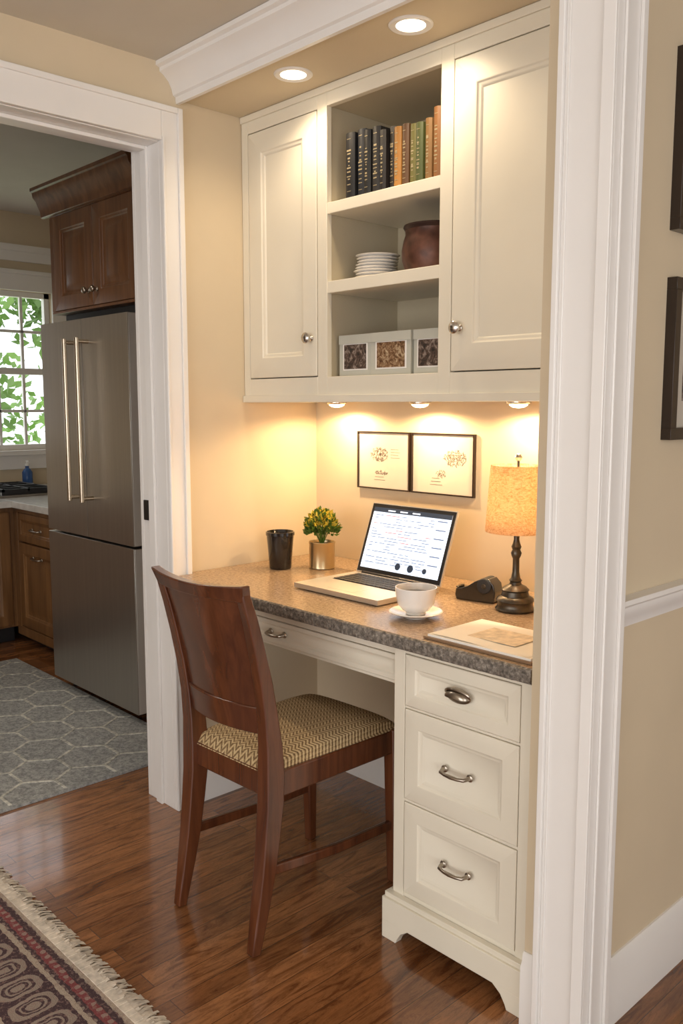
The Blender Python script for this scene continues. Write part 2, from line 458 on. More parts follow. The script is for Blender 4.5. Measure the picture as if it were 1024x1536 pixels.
# ------------------------------------------------------------------ upper cabinet
YU = 1.766
b = B('wall_cabinet', [m_cab, m_cab_shaded, m_knob])
cx0, cx1 = XL + .002, XP0 - .002
zb, zt = 1.31, ZS - .001
for x0, x1 in ((cx0, -2.292), (-1.964, -1.923), (-1.498, -1.457), (-1.01, cx1)):
    b.box(x0, x1, YU, YU + .02, zb, zt)
for x0, x1 in ((-2.292, -1.964), (-1.923, -1.498), (-1.457, -1.01)):
    b.box(x0, x1, YU, YU + .02, 2.148, zt); b.box(x0, x1, YU, YU + .02, zb, 1.385)
b.box(cx0, cx1, YU - .008, YU, zb, zb + .022)
b.box(cx0, cx1, YU - .006, YU, zt - .02, zt)
b.box(cx0, cx1, YU + .02, YB - .002, zb + .004, zb + .034)
b.box(cx0, cx0 + .016, YU + .02, YB - .002, zb, zt); b.box(cx1 - .016, cx1, YU + .02, YB - .002, zb, zt)
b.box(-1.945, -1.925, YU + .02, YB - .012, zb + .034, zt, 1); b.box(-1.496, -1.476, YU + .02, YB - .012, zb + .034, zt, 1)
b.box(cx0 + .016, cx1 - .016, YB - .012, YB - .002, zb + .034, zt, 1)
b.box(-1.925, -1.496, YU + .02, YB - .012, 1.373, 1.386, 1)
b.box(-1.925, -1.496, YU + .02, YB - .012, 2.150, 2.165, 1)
for z0, z1 in ((1.850, 1.882), (1.626, 1.660)):
    b.box(-1.924, -1.497, YU + .003, YB - .012, z0, z1)
b.panel(TY(YU - .001), -2.289, -1.967, 1.388, 2.145, .018, .062)
b.panel(TY(YU - .001), -1.454, -1.013, 1.388, 2.145, .018, .068)
def knob(b, M, m, r=.016):
    b.lathe([(0, 0), (.009, 0), (.010, .003), (.005, .006), (.0045, .014), (.009, .017), (r, .022), (r, .027), (r * .75, .031), (0, .033)], M=M, m=m, seg=24)
knob(b, atY(-1.990, YU - .001, 1.500), 2); knob(b, atY(-1.425, YU - .001, 1.495), 2)
b.build(bevel=.0018, recenter=False)

def spot(name, loc, power, col, size=150, blend=.6, rad=.02, parent=None):
    L = bpy.data.lights.new(name, 'SPOT'); L.energy = power; L.color = col; L.spot_size = math.radians(size)
    L.spot_blend = blend; L.shadow_soft_size = rad
    o = bpy.data.objects.new(name, L); o.location = loc; scene.collection.objects.link(o)
    if parent:
        o.parent = parent; o.matrix_parent_inverse = Matrix.Translation(-parent.location)
    return o
for x in (-2.12, -1.755, -1.40):
    b = B('puck_light', [m_knob, m_glow])
    b.lathe([(0, .0045), (.034, .0045), (.034, -.002), (.030, -.006), (.026, -.006)], (x, 1.99, zb), seg=32)
    b.lathe([(.026, -.005), (.024, -.010), (.015, -.015), (0, -.017)], (x, 1.99, zb), m=1)
    ob = b.build()
    spot('puck_lamp', (x, 1.99, zb - .022), 7.4, (1, .68, .36), 172, .35, .014, ob)
for x in (-1.926, -1.4927):
    b = B('recessed_light', [m_trim, m_glow2])
    b.lathe([(.036, 0), (.036, -.003), (.050, -.005), (.054, -.002), (.054, 0)], (x, 1.645, ZS), seg=40)
    b.lathe([(0, -.001), (.037, -.001)], (x, 1.645, ZS), m=1)
    ob = b.build()
    spot('downlight_lamp', (x, 1.645, ZS - .012), 8, (1, .79, .54), 150, .7, .03, ob)

# ------------------------------------------------------------------ desk
ZT = .772
b = B('built_in_desk', [m_cab, m_gran, m_grane, m_brass, m_cab_shaded])
poly = [(XL + .028, YE + .003), (XP0 - .001, YE + .003), (XP0 - .001, YB - .002), (XL + .002, YB - .002), (XL + .002, 1.534), (XL + .028, 1.534)]
b.prism(poly, lambda u, v, w: (u, v, w), ZT - .034, ZT, 1)
nx = 220; x0 = XL + .028; x1 = XP0 - .001
vs = []; rows = [(ZT, 0), (ZT - .003, .006), (ZT - .012, .007), (ZT - .022, .007), (ZT - .031, .005), (ZT - .034, 0)]
for z, d in rows:
    for i in range(nx + 1):
        x = x0 + (x1 - x0) * i / nx
        j = random.uniform(-.0022, .0022) if d else 0
        vs.append((x, YE + .003 - d + j, z + (random.uniform(-.0015, .0015) if d else 0)))
fs = []
for r in range(len(rows) - 1):
    for i in range(nx):
        a = r * (nx + 1) + i
        fs.append((a, a + 1, a + nx + 2, a + nx + 1))
b.add(vs, fs, 2, True)
b.box(XL + .028, -1.378, 1.500, 1.52, .708, ZT - .034); b.box(XL + .028, -1.378, 1.505, 1.52, .632, .640)
b.box(XL + .028, XL + .055, 1.500, 1.52, .632, .708)
b.panel(TY(1.498), XL + .058, -1.382, .642, .706, .016, .012, 0, .004)
b.box(XL + .06, -1.40, 1.52, 1.95, .645, .70, 4)
b.box(XL + .002, XL + .02, 1.56, YB - .002, .64, ZT - .034)
b.box(XL + .02, -1.38, YB - .02, YB - .002, .66, ZT - .034)
ux0, ux1 = -1.378, XP0 - .002
yf = 1.482
b.box(ux0, ux0 + .02, yf + .02, YB - .004, 0, ZT - .034); b.box(ux1 - .02, ux1, yf + .02, YB - .004, .05, ZT - .034)
b.box(ux0 + .02, ux1 - .02, YB - .02, YB - .004, .05, ZT - .034); b.box(ux0 + .02, ux1 - .02, yf + .02, YB - .02, .09, .105)
dx0, dx1 = -1.345, -1.018
b.box(ux0, dx0, yf, yf + .02, .05, ZT - .034); b.box(dx1, ux1, yf, yf + .02, .05, ZT - .034)
for z0, z1 in ((.722, ZT - .034), (.590, .596), (.359, .366), (.06, .128)):
    b.box(dx0, dx1, yf + .002, yf + .02, z0, z1)
for z0, z1, st in ((.5975, .7205, .030), (.3675, .5885, .042), (.1295, .3575, .042)):
    b.panel(TY(yf - .001), dx0 + .002, dx1 - .002, z0, z1, .018, st, 0, .009)
b.box(ux0 - .012, ux1, yf - .016, yf, .105, .118); b.box(ux0 - .016, ux1, yf - .022, yf, .045, .105)
b.box(ux0 - .016, ux0, yf, 1.62, .045, .105); b.box(ux0 - .012, ux0, yf, 1.62, .105, .118)
for a, s in ((ux0 - .016, 1), (ux1, -1)):
    pl = [(a, 0), (a + s * .045, 0), (a + s * .050, .012), (a + s * .062, .030), (a + s * .085, .046), (a, .046)]
    b.prism(pl, lambda u, v, w: (u, w, v), yf - .022, yf)
b.box(ux0 - .016, ux0, yf, 1.53, 0, .045)
def pull(b, x, y, z, w, m):
    h = w / 2
    b.tube([(x - h, y, z), (x - h, y - .010, z), (x - h * .9, y - .020, z - .001), (x - h * .5, y - .024, z - .002), (x, y - .025, z - .002), (x + h * .5, y - .024, z - .002),
            (x + h * .9, y - .020, z - .001), (x + h, y - .010, z), (x + h, y, z)], [.006, .0048, .0045, .004, .005, .004, .0045, .0048, .006], m=m)
    for s in (-1, 1):
        b.lathe([(0, 0), (.009, 0), (.009, .003), (.005, .005)], M=atY(x + s * h, y, z), m=m, seg=16)
xc = (dx0 + dx1) / 2
pull(b, xc, yf - .002, .480, .072, 3); pull(b, xc, yf - .002, .250, .072, 3)
pull(b, -1.835, 1.498, .674, .060, 3)
ring = [(xc + .034 * math.cos(a), yf - .004 - .014 * max(0, math.sin(a)), .662 + .016 * math.sin(a)) for a in [2 * math.pi * i / 28 for i in range(28)]]
b.tube(ring, .0032, 8, 3, closed=True)
vs = []; fs = []; nu, nv = 20, 7
for j in range(nv + 1):
    ph = (math.pi / 2) * j / nv
    for i in range(nu + 1):
        th = math.pi * i / nu
        vs.append((xc + .034 * math.cos(th) * (1 if j == 0 else math.cos(ph) ** .5 if j < nv else 0.05), yf - .002 - .022 * math.sin(ph), .658 + .019 * math.sin(th) * math.cos(ph) ** .6 if j < nv else .658))
for j in range(nv):
    for i in range(nu):
        a = j * (nu + 1) + i; fs.append((a, a + 1, a + nu + 2, a + nu + 1))
b.add(vs, fs, 3, True)
b.build(bevel=.0012, recenter=False)

# ------------------------------------------------------------------ chair
CM = Matrix.Translation((-1.708, 1.445, 0)) @ Matrix.Rotation(math.radians(1.8), 4, 'Z')
b = B('dining_chair', [m_chair, m_weave], CM)
def posty(z):
    P = [(0, -.268), (.1, -.248), (.22, -.226), (.36, -.210), (.46, -.207), (.55, -.214), (.68, -.236), (.80, -.266), (.91, -.302)]
    for (z0, y0), (z1, y1) in zip(P, P[1:]):
        if z <= z1: return y0 + (y1 - y0) * (z - z0) / (z1 - z0)
    return P[-1][1]
zs = [0, .06, .12, .2, .28, .36, .43, .5, .58, .66, .74, .82, .885]
BH = .150
for s in (-1, 1):
    pts = [(s * (BH if z < .43 else BH + .008 * (z - .43) / .45), posty(z), z) for z in zs]
    b.bar(pts, [.013, .015, .017, .019, .020, .021, .021, .019, .017, .016, .015, .014, .013], [.013, .016, .019, .022, .024, .026, .027, .024, .020, .018, .016, .014, .012])
    b.bar([(s * .166, .216, 0), (s * .166, .213, .2), (s * .166, .210, .44)], [.013, .016, .019], [.013, .016, .019])
    b.bar([(s * .154, -.20, .405), (s * .168, .205, .405)], .011, .032, side=(1, 0, 0))
    b.bar([(s * .151, -.230, .195), (s * .160, 0, .172), (s * .166, .214, .165)], .008, .013)
b.bar([(-.166, .216, .405), (.166, .216, .405)], .011, .032, side=(0, 1, 0))
b.bar([(-.149, -.207, .405), (.149, -.207, .405)], .011, .032, side=(0, 1, 0))
def curved(b, z0, z1, hw, th, bow, nz=6, ns=16, crest=0, flare=0, m=0):
    vs = []
    for side in (-1, 1):
        for j in range(nz + 1):
            for i in range(ns + 1):
                s = -1 + 2 * i / ns
                z = z0 + (z1 - z0) * j / nz + crest * (1 - s * s) * (j / nz)
                w = hw + flare * (j / nz)
                vs.append((s * w, posty(z) - bow * (1 - s * s) + side * th / 2, z))
    n1 = (nz + 1) * (ns + 1); fs = []
    for k in (0, 1):
        for j in range(nz):
            for i in range(ns):
                a = k * n1 + j * (ns + 1) + i
                fs.append((a, a + 1, a + ns + 2, a + ns + 1))
    for i in range(ns):
        fs.append((i, i + 1, n1 + i + 1, n1 + i)); a = nz * (ns + 1) + i; fs.append((a, a + 1, n1 + a + 1, n1 + a))
    for j in range(nz):
        a = j * (ns + 1); fs.append((a, a + ns + 1, n1 + a + ns + 1, n1 + a)); a += ns; fs.append((a, a + ns + 1, n1 + a + ns + 1, n1 + a))
    b.add(vs, fs, m, True)
curved(b, .862, .904, .166, .028, .028, crest=-.010, flare=.012)
curved(b, .590, .866, .144, .014, .026)
curved(b, .530, .600, .144, .024, .026)
n = 24; vs = []; fs = []
for j in range(n + 1):
    for i in range(n + 1):
        u = -1 + 2 * i / n; v = -1 + 2 * j / n
        hw = .154 + .026 * (v + 1) / 2
        x = u * hw; y = .006 + v * .225
        if j == 0 or j == n or i == 0 or i == n: z = .432
        else: z = .447 + .034 * (1 - abs(u) ** 3.5) ** .6 * (1 - abs(v) ** 3.5) ** .6
        vs.append((x, y, z))
for j in range(n):
    for i in range(n):
        a = j * (n + 1) + i; fs.append((a, a + 1, a + n + 2, a + n + 1))
b.add(vs, fs, 1, True)
ch = b.build(bevel=.004, seg=3)

# ------------------------------------------------------------------ desk objects
lx0, lx1, ly0, ly1 = -1.91, -1.572, 1.622, 1.872
b = B('laptop', [m_alu, m_black, emis('screen_white', (.72, .84, 1.0), .85), emis('screen_text', (.10, .16, .32), .5), emis('screen_bar', (.03, .05, .09), .3), m_iron, emis('screen_red', (.6, .12, .12), .5)])
b.box(lx0, lx1, ly0, ly1, ZT + .003, ZT + .017)
for px in (lx0 + .03, lx1 - .03):
    for py in (ly0 + .03, ly1 - .03): b.lathe([(0, 0), (.007, 0), (.007, .003)], (px, py, ZT + .0005), m=1, seg=12)
b.box(lx0 + .035, lx1 - .035, 1.742, 1.855, ZT + .0165, ZT + .0175, 1)
for r in range(5):
    for c in range(14):
        kx = lx0 + .038 + c * .0188; ky = 1.745 + r * .0215
        b.box(kx, kx + .016, ky, ky + .018, ZT + .017, ZT + .0195, 5)
b.box(-1.79, -1.69, 1.645, 1.725, ZT + .0165, ZT + .0174, 0)
b.tube([(lx0 + .03, 1.874, ZT + .016), (lx1 - .03, 1.874, ZT + .016)], .007, 10, 1)
al = math.atan2(.075, .205); SM = Matrix.Translation((0, 1.876, ZT + .018)) @ Matrix.Rotation(-al, 4, 'X')
b.box(lx0, lx1, 0, .008, 0, .222, 0, SM); b.box(lx0 + .003, lx1 - .003, -.0012, 0, .003, .219, 1, SM)
sx0, sx1, sz0, sz1 = lx0 + .013, lx1 - .013, .016, .208
b.box(sx0, sx1, -.0018, -.0012, sz0, sz1, 2, SM)
b.box(sx0, sx1, -.0022, -.0018, sz1 - .014, sz1, 4, SM)
for k in range(3): b.box(sx0 + .06 + k * .05, sx0 + .09 + k * .05, -.0026, -.0022, sz1 - .010, sz1 - .006, 2, SM)
for r in range(18):
    z = sz1 - .024 - r * .0088
    x = sx0 + .012
    while x < sx1 - .07:
        w = random.uniform(.012, .06)
        if random.random() < .66: b.box(x, min(x + w, sx1 - .06), -.0021, -.0018, z, z + .0017, 6 if random.random() < .08 else 3, SM)
        x += w + .007
    if r % 3 == 0: b.box(sx1 - .05, sx1 - .012, -.0021, -.0018, z, z + .003, 3, SM)
for x, r in ((-1.745, .0105), (-1.695, .0115), (-1.64, .008)):
    b.lathe([(0, .0004), (r, .0004), (r, 0)], M=SM @ Matrix.Translation((x, -.0022, .034)) @ RY, m=4, seg=20)
b.build(bevel=.0012)

b = B('coffee_cup', [m_white, m_blackg]); c = (-1.428, 1.612, ZT + .001)
b.lathe([(0, 0), (.030, 0), (.032, .003), (.045, .006), (.066, .014), (.068, .016), (.065, .0175), (.045, .010), (.030, .007), (0, .007)], c, 48)
b.lathe([(0, .0075), (.024, .0075), (.026, .010), (.024, .014), (.034, .020), (.046, .034), (.0505, .056), (.052, .074), (.0525, .077), (.0505, .077), (.0485, .056), (.043, .036), (.030, .022), (0, .018)], c, 48)
b.lathe([(0, .060), (.0475, .060)], c, 32, 1)
ddx, ddy = -.62, .785
def hp(r, z): return (c[0] + ddx * r, c[1] + ddy * r, c[2] + z)
b.tube([hp(.049, .062), hp(.066, .064), hp(.076, .052), hp(.068, .036), hp(.044, .032)], .0035, 8)
b.build()
b = B('travel_tumbler', [m_blackg, m_black]); c = (-2.176, 1.790, ZT + .001)
b.lathe([(0, 0), (.034, 0), (.036, .003), (.040, .06), (.0445, .108), (.047, .110), (.047, .120), (.043, .122), (.042, .118), (.040, .112), (0, .110)], c, 40)
b.build()
b = B('potted_plant', [m_gold, m_leaf, m_flower, m_pot]); c = (-2.090, 1.895, ZT + .001)
b.lathe([(0, 0), (.041, 0), (.043, .002), (.042, .006), (.042, .080), (.044, .083), (.044, .087), (.041, .087), (.039, .082), (.039, .076)], c, 40)
b.lathe([(0, .076), (.039, .076)], c, 24, 3)
for i in range(680):
    th = random.uniform(0, 2 * math.pi); ph = math.acos(random.uniform(-.35, 1)); r = random.uniform(.6, 1)
    p = Vector((c[0] + .053 * r * math.sin(ph) * math.cos(th), c[1] + .053 * r * math.sin(ph) * math.sin(th), c[2] + .128 + .058 * r * math.cos(ph)))
    d = (p - Vector((c[0], c[1], c[2] + .09))).normalized(); d = (d + Vector([random.uniform(-.5, .5) for _ in range(3)])).normalized()
    sd = d.cross(Vector([random.uniform(-1, 1) for _ in range(3)])).normalized()
    L = random.uniform(.014, .024); w = L * .3; nn = d.cross(sd) * L * .15
    fl = p.z > c[2] + .130 and random.random() < .42
    b.add([p, p + d * L * .5 + sd * w + nn, p + d * L, p + d * L * .5 - sd * w + nn], [(0, 1, 2), (0, 2, 3)], 2 if fl else 1)
for i in range(24):
    th = random.uniform(0, 2 * math.pi); r = random.uniform(.01, .040)
    b.tube([(c[0], c[1], c[2] + .07), (c[0] + r * math.cos(th), c[1] + r * math.sin(th), c[2] + .145)], .0012, 5, 1)
b.build()
lc = (-1.303, 1.858, ZT + .001)
b = B('table_lamp', [m_bronze, m_shade, m_knob, m_glow])
b.lathe([(0, 0), (.050, 0), (.051, .004), (.047, .010), (.046, .022), (.049, .026), (.046, .033), (.036, .038), (.033, .050), (.036, .054), (.028, .062), (.016, .068), (.014, .074), (.017, .078),
         (.012, .084), (.009, .100), (.0085, .135), (.012, .142), (.014, .150), (.010, .158), (.013, .166), (.009, .176), (.007, .185), (.008, .200), (.013, .204), (.013, .235), (.004, .24), (.003, .39), (0, .39)], lc, 36)
b.lathe([(.0790, .205), (.0802, .205), (.0808, .209), (.0700, .372), (.0690, .376), (.0675, .376), (.0780, .209), (.0790, .205)], lc, 48, 1)
b.lathe([(0, .386), (.006, .388), (.010, .396), (.006, .404), (0, .406)], lc, 16, 2)
for a in range(3):
    an = a * 2.094; b.tube([(lc[0], lc[1], lc[2] + .366), (lc[0] + .0685 * math.cos(an), lc[1] + .0685 * math.sin(an), lc[2] + .370)], .0012, 6, 2)
b.lathe([(0, .238), (.010, .243), (.013, .258), (.010, .270), (0, .274)], lc, 20, 3)
lamp = b.build()
L = bpy.data.lights.new('lamp_bulb', 'POINT'); L.energy = 2.9; L.color = (1, .79, .52); L.shadow_soft_size = .015
o = bpy.data.objects.new('lamp_bulb', L); o.location = (lc[0], lc[1], lc[2] + .298); scene.collection.objects.link(o)
o.parent = lamp; o.matrix_parent_inverse = Matrix.Translation(-lamp.location)
b = B('tape_dispenser', [m_blackg, m_iron, m_bronze]); T = Matrix.Translation((-1.436, 1.885, ZT + .001)) @ Matrix.Rotation(math.radians(12), 4, 'Z')
b.M = T
pf = [(-.060, 0), (.048, 0), (.052, .008), (.054, .030), (.050, .050), (.036, .064), (.014, .064), (-.006, .054), (-.026, .040), (-.048, .032), (-.062, .030), (-.064, .012)]
b.prism(pf, lambda u, v, w: (u, w, v), -.026, .026)
b.lathe([(0, -.028), (.020, -.028), (.022, -.024), (.022, .024), (.020, .028), (0, .028)], M=Matrix.Translation((.022, 0, .044)) @ RY, m=1, seg=28)
b.lathe([(0, -.030), (.007, -.030), (.007, .030), (0, .030)], M=Matrix.Translation((.022, 0, .044)) @ RY, m=2, seg=16)
b.box(-.066, -.056, -.018, .018, .030, .035, 2)
b.build(bevel=.005, seg=3)
b = B('open_folio', [mat('folio_board', (.22, .13, .07), .5), mat('folio_page', (.86, .82, .74), .7, var=.02), mat('faint_print', (.74, .63, .48), .8, var=.2, vscale=60)])
b.box(-1.283, -.990, 1.475, 1.690, ZT + .001, ZT + .006, 0)
b.box(-1.276, -.997, 1.482, 1.683, ZT + .006, ZT + .011, 1)
vs = []
for j in range(9):
    for i in range(13):
        vs.append((-1.270 + .265 * i / 12, 1.487 + .19 * j / 8, ZT + .0118 + .0012 * math.sin(i * .52)))
b.add(vs, [(j * 13 + i, j * 13 + i + 1, j * 13 + i + 14, j * 13 + i + 13) for j in range(8) for i in range(12)], 1, True)
b.box(-1.20, -1.07, 1.53, 1.63, ZT + .0128, ZT + .0133, 2)
b.build()

def framed(name, x0, x1, z0, z1, seed, spots):
    rnd = random.Random(seed)
    b = B(name, [m_framedark, m_printp, m_ink]); y = YB + .0005
    t = .0045
    b.box(x0, x1, y - .012, y, z0, z0 + t); b.box(x0, x1, y - .012, y, z1 - t, z1)
    b.box(x0, x0 + t, y - .012, y, z0 + t, z1 - t); b.box(x1 - t, x1, y - .012, y, z0 + t, z1 - t)
    b.box(x0 + t, x1 - t, y - .006, y - .001, z0 + t, z1 - t, 1)
    for cx, cz, rx, rz, n in spots:
        for i in range(n):
            a = rnd.uniform(0, 6.28); r = rnd.random() ** .6
            px = x0 + cx + rx * r * math.cos(a); pz = z0 + cz + rz * r * math.sin(a)
            M = Matrix.Translation((px, y - .0065, pz)) @ Matrix.Rotation(rnd.uniform(0, 3.1), 4, 'Y')
            l = rnd.uniform(.003, .008)
            b.box(-l / 2, l / 2, 0, .0004, -.0006, .0006, 2, M)
    for k in range(3):
        b.box(x0 + .075 + .004 * k, x0 + .125 - .006 * k, y - .0064, y - .006, z0 + .030 + k * .010, z0 + .0315 + k * .010, 2)
    for k in range(4):
        b.box(x0 + .150, x0 + .190 - .006 * (k % 2), y - .0064, y - .006, z0 + .105 + k * .009, z0 + .1062 + k * .009, 2)
    return b.build()
framed('framed_print', -2.106, -1.870, 1.025, 1.215, 1, [(.10, .115, .040, .024, 200), (.11, .055, .03, .006, 50)])
framed('framed_print', -1.862, -1.612, 1.025, 1.215, 2, [(.175, .115, .045, .026, 210), (.12, .065, .02, .012, 40)])

for z0, z1 in ((1.23, 1.556), (1.648, 1.996)):
    b = B('framed_picture', [m_framedark, m_mat, m_photo1]); x = XP1 - .0005; y0, y1 = 1.715, 1.985; t = .024
    b.box(x, x + .022, y0, y1, z0, z0 + t); b.box(x, x + .022, y0, y1, z1 - t, z1); b.box(x, x + .022, y0, y0 + t, z0 + t, z1 - t); b.box(x, x + .022, y1 - t, y1, z0 + t, z1 - t)
    b.box(x, x + .008, y0 + t, y1 - t, z0 + t, z1 - t, 1); b.box(x + .008, x + .009, y0 + .07, y1 - .07, z0 + .08, z1 - .08, 2)
    b.build(bevel=.002)

cols = [(.010, .010, .012), (.016, .018, .024), (.010, .010, .010), (.022, .020, .020), (.012, .010, .010), (.03, .025, .02), (.36, .17, .04), (.10, .05, .022), (.13, .12, .035), (.065, .08, .025), (.20, .11, .04), (.20, .09, .03), (.05, .018, .010)]
bm_ = [mat('book_cover_%d' % i, c, .45, var=.2) for i, c in enumerate(cols)]
b = B('row_of_books', bm_ + [m_paper, mat('gilt', (.42, .35, .22), .4, .4)])
np_ = len(cols)
x = -1.868; ws = [.038, .034, .028, .034, .024, .024, .027, .025, .026, .026, .024, .026, .026]; hs = [.180, .184, .174, .176, .160, .166, .158, .160, .155, .152, .158, .182, .178]
for i, (w, h) in enumerate(zip(ws, hs)):
    if x + w > -1.499: w = -1.499 - x
    z0 = 1.8825; y0 = 1.790 + random.uniform(-.008, .010); y1 = y0 + .15
    pf = [(x + .0008, y0 + .006), (x + w * .3, y0), (x + w * .7, y0), (x + w - .0008, y0 + .006), (x + w - .0008, y1), (x + w - .004, y1), (x + w - .004, y0 + .012), (x + .004, y0 + .012), (x + .004, y1), (x + .0008, y1)]
    b.prism(pf, lambda u, v, q: (u, v, q), z0, z0 + h, i)
    b.box(x + .004, x + w - .004, y0 + .012, y1 - .006, z0 + .003, z0 + h - .004, np_)
    for k in range(10):
        zz = z0 + h * (.22 + .055 * k) + random.uniform(-.003, .003); q = w * random.uniform(.06, .22)
        b.box(x + w / 2 - q, x + w / 2 + q, y0 - .0006, y0 + .0002, zz, zz + random.uniform(.002, .005), np_ + 1)
    b.box(x + w * .30, x + w * .70, y0 - .0006, y0 + .0002, z0 + .02, z0 + .0215, np_ + 1); b.box(x + w * .30, x + w * .70, y0 - .0006, y0 + .0002, z0 + h - .018, z0 + h - .0165, np_ + 1)
    x += w + .0004
b.build()
b = B('stack_of_plates', [m_white, m_iron])
for k in range(8):
    r = .062 + random.uniform(-.003, .003)
    b.lathe([(0, 0), (.036, 0), (.040, .003), (r, .0072), (r + .001, .0082), (r - .002, .0088), (.040, .0050), (0, .004)], (-1.815 + random.uniform(-.004, .004), 1.865, 1.661 + k * .0086), 40)
b.build()
b = B('copper_pot', [m_pot, mat('pot_rim_dark', (.05, .025, .02), .4, .4)]); c = (-1.618, 1.885, 1.661)
b.lathe([(0, 0), (.066, 0), (.077, .006), (.087, .035), (.088, .060), (.083, .088), (.078, .103), (.079, .114)], c, 48)
b.lathe([(.079, .114), (.084, .122), (.083, .127), (.077, .125), (.074, .110), (.077, .090), (.080, .060), (.076, .02), (0, .01)], c, 48, 1)
b.build()
for x0, x1, y, an, mm in ((-1.905, -1.775, 1.80, 0, m_photo1), (-1.770, -1.618, 1.795, 0, m_photo2), (-1.612, -1.502, 1.80, 0, m_photo1)):
    b = B('photo_storage_box', [m_boxc, mm, m_trim])
    b.box(x0, x1, y, y + .14, 1.3865, 1.478); b.box(x0 - .001, x1 + .001, y - .002, y + .142, 1.478, 1.504, 0)
    iw = (x1 - x0)
    b.box(x0 + iw * .16, x1 - iw * .14, y - .0014, y, 1.406, 1.476, 1)
    b.box(x0 + iw * .12, x1 - iw * .10, y - .0006, y, 1.402, 1.478, 2)
    b.build(bevel=.0015)

# ------------------------------------------------------------------ rugs
b = B('oriental_rug', [m_orient, m_fringe])
b.box(-2.36, -1.22, -1.3, .852, .0005, .009)
x = -2.36
while x < -1.22:
    w = random.uniform(.006, .012)
    b.box(x, x + w, .850, .872 + random.uniform(-.002, .003), .0005, .0105 + random.uniform(0, .002), 1); x += w
x = -2.36
while x < -1.22:
    L = random.uniform(.022, .046); dx = random.uniform(-.012, .012); w = random.uniform(.0022, .0040)
    z = random.uniform(.004, .010)
    b.add([(x, .868, .010), (x + w * 2, .868, .010), (x + w * 2 + dx * .4, .868 + L * .5, z + .003), (x + dx * .4, .868 + L * .5, z + .003), (x + dx + w * 2.4, .868 + L, .002), (x + dx - w * .4, .868 + L, .002)],
          [(0, 1, 2, 3), (3, 2, 4, 5)], 1)
    x += .0019
b.build(recenter=False)

b = B('hexagon_rug', [m_hex, m_hexl])
rx0, rx1, ry0, ry1 = -4.32, -2.685, -.6, 1.795
b.box(rx0, rx1, ry0, ry1, .0005, .010)
R = .108; dxh = 1.5 * R * 1.1; dyh = math.sqrt(3) * R
segs = set(); i = 0; cx = rx0
while cx < rx1 + R:
    cy = ry0 + (dyh / 2 if i % 2 else 0)
    while cy < ry1 + R:
        P = [(cx + R * 1.1 * math.cos(math.radians(60 * k)), cy + R * math.sin(math.radians(60 * k))) for k in range(6)]
        for k in range(6):
            a, c2 = P[k], P[(k + 1) % 6]
            key = tuple(sorted([(round(a[0], 2), round(a[1], 2)), (round(c2[0], 2), round(c2[1], 2))]))
            segs.add(key)
        cy += dyh
    cx += dxh; i += 1
def inside(p): return rx0 + .006 <= p.x <= rx1 - .006 and ry0 + .006 <= p.y <= ry1 - .006
for a, c2 in sorted(segs):
    a = Vector(a); c2 = Vector(c2)
    if (c2 - a).length < .03: continue
    pts = [a + (c2 - a) * t / 12 for t in range(13)]
    pts = [p for p in pts if inside(p)]
    if len(pts) < 2: continue
    p0, p1 = pts[0], pts[-1]
    d = (p1 - p0).normalized(); nrm = Vector((-d.y, d.x)) * .0050
    q = [(p0.x + nrm.x, p0.y + nrm.y, .0100), (p1.x + nrm.x, p1.y + nrm.y, .0100), (p1.x - nrm.x, p1.y - nrm.y, .0100), (p0.x - nrm.x, p0.y - nrm.y, .0100)]
    q2 = [(x_, y_, .0115) for x_, y_, z_ in q]
    b.add(q + q2, [(4, 5, 6, 7), (0, 1, 5, 4), (1, 2, 6, 5), (2, 3, 7, 6), (3, 0, 4, 7), (0, 3, 2, 1)], 1)
b.build(recenter=False)

# ------------------------------------------------------------------ kitchen
fx0, fx1, fy = -3.785, -3.035, 1.75
b = B('refrigerator', [m_steel, m_steeld, m_iron, m_handle])
b.box(fx0 + .005, fx1 - .005, fy + .055, 2.5, .05, 1.640, 2)
fm = (fx0 + fx1) / 2
b.box(fx0, fm - .002, fy, fy + .05, .745, 1.656, 0); b.box(fm + .002, fx1, fy, fy + .05, .745, 1.656, 0)
b.box(fx0, fx1, fy, fy + .05, .055, .735, 0)
b.box(fx1 - .001, fx1 + .001, fy + .004, fy + .05, .747, 1.654, 1); b.box(fx1 - .001, fx1 + .001, fy + .004, fy + .05, .057, .733, 1)
for s in (-1, 1):
    hx = fm + s * .055
    b.tube([(hx, fy - .05, .90), (hx, fy - .05, 1.575)], .0095, 12, 3)
    for z in (.915, 1.56): b.tube([(hx, fy + .001, z), (hx, fy - .05, z)], .009, 10, 3)
    b.lathe([(0, 0), (.020, 0), (.020, .012), (.012, .016), (.012, .05)], (fm + s * .33, fy + .09, .0), m=2, seg=16)
b.build(bevel=.004)
b = B('fridge_cabinet', [m_kwood, m_brass, m_iron])
yc = 1.80; cl0 = -3.765
b.box(cl0, -3.003, yc + .02, KY - .002, 1.70, 2.16)
b.box(-3.028, -3.003, yc, KY - .002, 0.0, 1.70); b.box(-3.83, -3.805, yc + .1, KY - .002, 0.0, 1.65)
b.box(cl0, -3.003, yc, yc + .02, 1.70, 1.712); b.box(cl0, -3.003, yc, yc + .02, 2.118, 2.16)
b.box(cl0, cl0 + .03, yc, yc + .02, 1.712, 2.118); b.box(-3.035, -3.003, yc, yc + .02, 1.712, 2.118)
b.box(-3.74, -3.03, yc + .05, yc + .06, 1.665, 1.70, 2)
cm = (cl0 + .03 - 3.037) / 2
b.panel(TY(yc - .001), cl0 + .032, cm - .002, 1.714, 2.116, .018, .06, 0, .010, True); b.panel(TY(yc - .001), cm + .002, -3.037, 1.714, 2.116, .018, .06, 0, .010, True)
